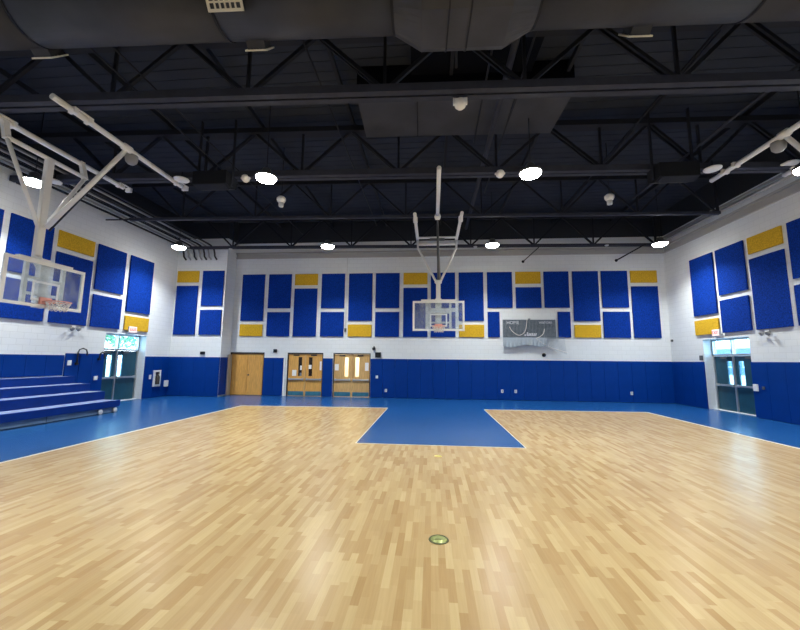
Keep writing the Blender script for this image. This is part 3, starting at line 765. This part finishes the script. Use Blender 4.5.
MB().tube((cx-.83, 15.45, 6.86), (cx+.83, 15.45, 6.86), .05, 12).build('cross_pipe', M['hoop_white'], t)
MB().box(cx-.32, cx+.32, 15.15, 15.35, 6.98, 7.04, .01).build('winch_box', M['hoop_grey'], t)
MB().tube((cx-.04, 9.55, 7.13), (cx-.02, 12.85, 7.13), PIPE, 12).build('centre_pipe', M['hoop_white'], t)
MB().lathe([(0, -.12), (.09, -.10), (.12, 0), (.09, .10), (0, .12)], (cx-.02, 12.9, 7.08), 14).build('pivot', M['hoop_white'], t)
MB().tube((cx-.02, 12.95, 7.05), (cx, 13.14, 4.75), .04, 10).build('centre_brace', M['hoop_grey'], t)
MB().tube((cx-.02, 12.93, 7.0), (cx+.07, 13.2, 4.75), .025, 8).build('hoist_cable', M['conduit_grey'], t)

def side_hoop(s, yc, xA, xB, xb, yA, yB, label):
    """hoop over a sideline; s = +1 faces +X (left side of the room), -1 faces -X"""
    t = thing('basketball_hoop', label, 'basketball hoop', (xb, yc, 2.98), 'basketball hoops')
    hoop_board(t, (xb, yc, 2.98), (0, -s, 0), (s, 0, 0))
    xm = xb-s*.35
    MB().path([(xb-s*.15, yc, 3.9), (xm, yc, 4.2)], .1, 10).build('mast_knee', M['hoop_white'], t)
    MB().bar((xm, yc, 4.05), (xm, yc, 6.72), .12, .17, .02).build('mast', M['hoop_white'], t)
    MB().tube((xB, yB[0], 7.13), (xB, yB[1], 7.13), PIPE, 12).build('top_pipe', M['hoop_white'], t)
    MB().tube((xm, yc-.96, 6.72), (xm, yc+.96, 6.72), .052, 12).build('cross_pipe', M['hoop_white'], t)
    for e in (-.93, .93):
        MB().bar((xB, yc+e, 7.18), (xm, yc+e, 6.68), .09, .11, .01).build('hanger', M['hoop_white'], t)
        MB().tube((xm, yc+e, 6.70), (xm, yc+.06*(1 if e > 0 else -1), 4.95), .045, 12).build('frame_arm', M['hoop_white'], t)
    MB().tube((xA, yA[0], 7.13), (xA, yA[1], 7.13), PIPE, 12).build('brace_pipe', M['hoop_white'], t)
    ya = yc+.30
    MB().lathe([(.075, -.12), (.095, -.10), (.095, .10), (.075, .12)], (xA, ya, 7.13), 14, (0, 1, 0)).build('pivot_collar', M['hoop_white'], t)
    MB().tube((xA, ya, 7.1), (xm+s*.12, yc+.02, 4.95), .055, 12).build('brace', M['hoop_white'], t)
    MB().tube((xA-s*.05, ya+.05, 7.05), (xm+s*.12, yc+.1, 4.9), .02, 8).build('hoist_cable', M['conduit_dark'], t)
    MB().lathe([(0, -.26), (.08, -.25), (.13, -.19), (.145, -.1), (.14, -.02), (.06, .0), (0, 0)], (xA-s*.05, ya+.22, 7.08), 18).build('winch_cover', M['conduit_grey'], t)
    for y in (6.85, 10.12):
        if yA[0]-.1 < y < yA[1]+.1: MB().box(xA-.09, xA+.09, y-.22, y-.14, 7.07, 7.21, .008).box(xA-.09, xA+.09, y+.14, y+.22, 7.07, 7.21, .008).box(xA+.05, xA+.08, y-.2, y+.2, 7.18, 7.21).build('pipe_clamp', M['hoop_white'], t)
        MB().box(xB-.09, xB+.09, y-.22, y-.14, 7.07, 7.21, .008).box(xB-.09, xB+.09, y+.14, y+.22, 7.07, 7.21, .008).box(xB+.05, xB+.08, y-.2, y+.2, 7.18, 7.21).build('pipe_clamp', M['hoop_white'], t)
    return t
side_hoop(1, 7.78, -7.72, -9.62, -9.12, (6.22, 10.15), (5.9, 10.1), 'basketball hoop with milky glass backboard folding from the left ceiling')
side_hoop(-1, 8.28, 8.17, 9.95, 9.45, (6.6, 10.8), (6.3, 10.6), 'basketball hoop at right of which only pipe and brace show')

# ------------------------------------------------------------------ scoreboard and its net
sx0, sx1, sz0, sz1 = 3.50, 5.99, 2.95, 3.86
t = thing('scoreboard', 'dark grey scoreboard behind netting on the back wall', 'scoreboard', ((sx0+sx1)/2, D, sz0))
MB().box(sx0, sx1, D-.14, D-.002, sz0, sz1, .012).build('case', M['score_edge'], t)
MB().box(sx0+.02, sx1-.02, D-.15, D-.14, sz0+.02, sz1-.02).build('face', M['score'], t)
MB().box(sx0+1.93, sx0+1.945, D-.153, D-.15, sz0+.03, sz1-.03).build('divider', M['score_edge'], t)
for nm, body, px_, pz, sz in (('lettering', 'HOME', 3.96, 3.70, .21), ('lettering', 'VISITORS', 5.50, 3.70, .15)):
    if sz: text(nm, body, sz, (px_, D-.156, pz), (PI/2, 0, 0), M['letter'], t)
k = MB(); k.box(4.50, 4.56, D-.154, D-.15, 3.06, 3.14)
for i, x in enumerate((4.62, 4.70, 4.78, 4.86, 4.94, 5.02)): k.bar((x, D-.153, 3.08), (x+.03, D-.153, 3.08+(.16, .11, .11, .13, .11, .11)[i]), .05, .006)
k.box(4.62, 5.06, D-.154, D-.15, 3.07, 3.095)
k.build('maker_mark', M['letter'], t)
# protective net: a sheet over the face, bunched at the bottom, trailing to the right
def netsheet(fn, nu, nv, r, name, parent):
    k = MB(); grid = [[k.bm.verts.new(fn(i/nu, j/nv)) for j in range(nv+1)] for i in range(nu+1)]
    for i in range(nu):
        for j in range(nv): k.bm.faces.new((grid[i][j], grid[i+1][j], grid[i+1][j+1], grid[i][j+1]))
    o = k.build(name, M['mesh'], parent)
    w_ = o.modifiers.new('strands', 'WIREFRAME'); w_.thickness = r; w_.use_replace = True; w_.use_boundary = True
    return o
MB().box(4.72, 4.82, D-.10, D, sz1-.01, sz1+.06, .01).build('mount_bracket', M['hoop_grey'], t)
t = thing('protective_net', 'pale sagging net draped over the scoreboard and trailing to the right', 'net', (4.8, D-.2, 2.5))
netsheet(lambda u, v: Vector((sx0-.03+(sx1-sx0+.06)*u, D-.215-.02*math.sin(u*23), sz1+.03-(.93+.02*math.sin(u*31))*v)), 40, 16, .007, 'face_net', t)
netsheet(lambda u, v: Vector((sx0-.03+2.0*u, D-.23-.045*math.sin(u*70)*v, 2.97-(.40+.05*math.sin(u*9)-.04*u)*v)), 64, 14, .024, 'bunched_net', t)
netsheet(lambda u, v: Vector((5.05+1.25*u+.12*v*u, D-.22-.03*math.sin(u*21+v*3), 2.96+.04*u-(.18+.62*u**.7)*v)), 26, 16, .010, 'trailing_net', t)
k = MB()
def sag(pts, r=.014):
    out = []
    for i in range(len(pts)-1):
        for q in range(6):
            f = q/6; p0 = pts[max(i-1, 0)]; p1 = pts[i]; p2 = pts[i+1]; p3 = pts[min(i+2, len(pts)-1)]
            cr = lambda A, B, C, E_: .5*((2*B)+(-A+C)*f+(2*A-5*B+4*C-E_)*f*f+(-A+3*B-3*C+E_)*f**3)
            out.append((cr(p0[0], p1[0], p2[0], p3[0]), D-.245, cr(p0[1], p1[1], p2[1], p3[1])))
    out.append((pts[-1][0], D-.245, pts[-1][1])); return out
k.path(sag([(3.78, 3.5), (3.92, 3.27), (4.2, 3.09), (4.45, 3.2), (4.56, 3.45), (4.62, 3.88)]), .014, 6)
k.path(sag([(5.42, 3.4), (5.36, 3.18), (5.22, 3.04), (5.0, 2.94)]), .014, 6)
k.path(sag([(5.0, 2.94), (5.3, 2.72), (5.75, 2.48), (6.42, 2.28)]), .012, 6)
k.build('cord', M['net'], t)

# ------------------------------------------------------------------ small fittings
# wall conduit with box
t = thing('wall_conduit', 'thin white conduit dropping down the back wall between panel columns', 'conduit', (-4.31, D, 3.3))
MB().tube((-4.31, D-.03, 3.4), (-4.31, D-.03, 7.1), .018, 8).build('tube', M['plate'], t)
MB().box(-4.36, -4.26, D-.07, D, 3.24, 3.42, .006).build('junction_box', M['hoop_grey'], t)
def outlet(x, z, label):
    t = tag(MB().box(x-.055, x+.055, D-.075, D-.05, z-.075, z+.075, .006).build('wall_outlet', M['plate'], None, (x, D-.05, z)), label, 'outlet', 'white outlets on the back wall pads')
    MB().box(x-.02, x+.02, D-.078, D-.074, z-.045, z-.01).box(x-.02, x+.02, D-.078, D-.074, z+.01, z+.045).build('socket', M['hoop_grey'], t)
outlet(-2.2, .36, 'white outlet on the back wall pads nearest the doors')
outlet(3.4, .42, 'left one of two close white outlets below the scoreboard')
outlet(4.03, .42, 'right one of two close white outlets below the scoreboard')
outlet(9.3, .42, 'white outlet low on the back wall near the right corner')
small('wall_switch', -2.72, -2.60, D-.08, D-.05, .94, 1.08, 'plate', 'white switch plate right of the bright-windowed doors', 'switch')
t = thing('security_camera', 'small black camera above the pads right of the wood doors', 'camera', (-2.8, D, 2.3))
MB().box(-2.9, -2.76, D-.12, D, 2.32, 2.46, .02).build('camera_body', M['black'], t); MB().tube((-2.83, D-.13, 2.38), (-2.83, D-.11, 2.38), .03, 10).build('camera_lens', M['hoop_grey'], t); MB().box(-2.86, -2.80, D-.06, D, 2.46, 2.52, .01).build('mount', M['black'], t)
small('wall_control_box', -2.76, -2.48, D-.10, D, 1.96, 2.22, 'black', 'black box on the wall below the small black camera', 'control box', .012)
tag(MB().lathe([(0, 0), (.09, 0), (.09, .03), (.06, .08), (0, .1)], (5.42, D, 2.16), 16, (0, -1, 0)).build('wall_sensor', M['black'], None, (5.42, D, 2.16)), 'small round black fitting on the wall under the scoreboard net', 'wall fitting')
small('wall_sounder', -8.02, -7.84, D-.07, D, 2.16, 2.34, 'black', 'small dark box on the wall between plain and postered doors', 'wall fitting', .012)
small('wall_sounder', -11.35, -11.12, DL-.07, DL, 2.03, 2.17, 'black', 'small black box above the pads in the left corner', 'wall fitting', .012)
small('wall_sounder', XR-.07, XR, 16.16, 16.30, 1.96, 2.16, 'hoop_grey', 'small grey box above the pads left of the right outside door', 'wall fitting', .012)
small('wall_sensor', 11.16, 11.225, 17.95, 18.05, 2.82, 2.92, 'hoop_grey', 'tiny grey box on the right wall by the back corner', 'wall fitting', .01)
# flood lights under the side-wall panels
def flood(x, s, y, z, label):
    t = thing('flood_light', label, 'flood light', (x, y, z), 'twin-head lights under side-wall panels')
    MB().box(*sorted((x, x-s*.05)), y-.07, y+.07, z-.06, z+.06, .01).build('mount_base', M['plate'], t)
    for e in (-.11, .11):
        MB().lathe([(0, 0), (.05, .01), (.075, .09), (.07, .1), (0, .1)], (x-s*.07, y+e, z-.02), 14, (-s*.8, e*2, -.5)).build('lamp_head', M['conduit_grey'], t)
flood(XR, 1, 13.12, 2.9, 'small twin-head light on the right wall under the panels')
flood(XL, -1, 12.15, 2.9, 'small twin-head light on the left wall under the panels')
small('wall_switch', XR-.09, XR-.05, 13.66, 13.84, .90, 1.14, 'plate', 'white switch plate right of the right outside door', 'switch')
small('wall_switch', XR-.08, XR-.05, 13.42, 13.5, .98, 1.08, 'hoop_grey', 'small grey plate beside the right door switch plate', 'switch')
small('wall_outlet', XL+.05, XL+.08, 12.06, 12.20, 1.54, 1.72, 'plate', 'white plate on the left pads just above the bleacher top', 'outlet')
small('wall_outlet', XL+.05, XL+.09, 13.16, 13.30, .96, 1.12, 'plate', 'white plate on the left pads beside the outside door edge', 'outlet')
small('wall_switch', XL+.05, XL+.08, 15.95, 16.07, .86, 1.06, 'plate', 'small white plate left of the extinguisher cabinet', 'switch')
t = thing('extinguisher_cabinet', 'white-framed extinguisher cabinet on the left wall beyond the outside door', 'cabinet', (XL+.05, 16.45, .52))
k = MB(); y0, y1, z0, z1 = 16.20, 16.64, .50, 1.26
for a_ in ((y0, y0+.09, z0, z1), (y1-.09, y1, z0, z1), (y0+.09, y1-.09, z0, z0+.09), (y0+.09, y1-.09, z1-.09, z1)): k.box(XL+.04, XL+.11, *a_, .006)
k.build('cabinet_frame', M['plate'], t)
MB().box(XL+.04, XL+.05, y0+.09, y1-.09, z0+.09, z1-.09).build('cabinet_back', M['plate'], t)
MB().lathe([(0, 0), (.085, 0), (.09, .03), (.09, .34), (.05, .42), (.03, .46), (0, .46)], (XL+.10, 16.45, z0+.10), 16).build('cylinder', M['dark_void'], t)
small('wall_telephone_box', XL+.05, XL+.15, 16.92, 17.14, .46, .76, 'plate', 'white box on the pads right of the extinguisher cabinet', 'wall box', .02)
# floor sockets
def floor_plate(x, y, r, m1, m2, label):
    t = thing('floor_plate', label, 'floor plate', (x, y, .004))
    MB().lathe([(r*.8, .0), (r*.8, .006), (r*.97, .006), (r, .0)], (x, y, .004), 32).build('ring', M[m2], t)
    MB().lathe([(0, .004), (r*.8, .004), (r*.8, 0)], (x, y, .004), 32).build('lid', M[m1], t)
    MB().box(x-r*.35, x+r*.35, y-r*.06, y+r*.06, .008, .010).build('slot', M[m2], t)
floor_plate(.08, 4.03, .105, 'brass', 'brass_rim', 'round greenish brass floor plate in the wood court nearest the viewer')
floor_plate(.14, 7.36, .075, 'gold', 'gold', 'smaller pale gold floor plate just before the blue lane')

# ------------------------------------------------------------------ light
def set_emit(m, s):
    m.node_tree.nodes['Principled BSDF'].inputs['Emission Strength'].default_value = s
set_emit(M['lens'], 68)
ld = bpy.data.lights.new('corridor_lamp', 'AREA'); ld.energy = 160; ld.size = 1.5; ld.color = (1, .93, .8)
lo = bpy.data.objects.new('corridor_lamp', ld); COL.objects.link(lo); lo.location = (-4.2, D+1.5, 2.85)
W = bpy.data.worlds.new('World'); SC.world = W; W.use_nodes = True
bg = W.node_tree.nodes['Background']
tc = W.node_tree.nodes.new('ShaderNodeTexCoord'); sp = W.node_tree.nodes.new('ShaderNodeSeparateXYZ'); rp = W.node_tree.nodes.new('ShaderNodeValToRGB')
rp.color_ramp.elements[0].position = 0; rp.color_ramp.elements[0].color = (.78, .91, 1, 1); rp.color_ramp.elements[1].position = .6; rp.color_ramp.elements[1].color = (.55, .78, 1, 1)
W.node_tree.links.new(tc.outputs['Generated'], sp.inputs[0]); W.node_tree.links.new(sp.outputs['Z'], rp.inputs['Fac']); W.node_tree.links.new(rp.outputs['Color'], bg.inputs['Color'])
bg.inputs['Strength'].default_value = 16

# ------------------------------------------------------------------ camera
F, PITCH, YAW, ROLL, H = 364.42, .12398, .08503, .01004, 1.832
cd = bpy.data.cameras.new('camera'); cam = bpy.data.objects.new('camera', cd); COL.objects.link(cam)
cd.sensor_fit = 'HORIZONTAL'; cd.sensor_width = 36; cd.lens = 36*F/800; cd.clip_end = 200; cd.clip_start = .05
r0 = Vector((math.cos(YAW), math.sin(YAW), 0)); f0 = Vector((-math.sin(YAW), math.cos(YAW), 0)); zz = Vector((0, 0, 1))
fw = f0*math.cos(PITCH)+zz*math.sin(PITCH); up = -f0*math.sin(PITCH)+zz*math.cos(PITCH)
rt = r0*math.cos(ROLL)+up*math.sin(ROLL); up2 = -r0*math.sin(ROLL)+up*math.cos(ROLL)
mw = Matrix.Identity(4)
for i in range(3): mw[i][0] = rt[i]; mw[i][1] = up2[i]; mw[i][2] = -fw[i]
mw[2][3] = H
cam.matrix_world = mw
SC.camera = cam
vs = SC.view_settings
SC.display_settings.display_device = 'sRGB'
vs.view_transform = 'Standard'; vs.look = 'None'; vs.exposure = 0; vs.gamma = 1; vs.use_curve_mapping = False
try:
    SC.cycles.use_denoising = True; SC.cycles.max_bounces = 8; SC.cycles.diffuse_bounces = 5; SC.cycles.transparent_max_bounces = 24; SC.cycles.sample_clamp_indirect = 6
except Exception: pass
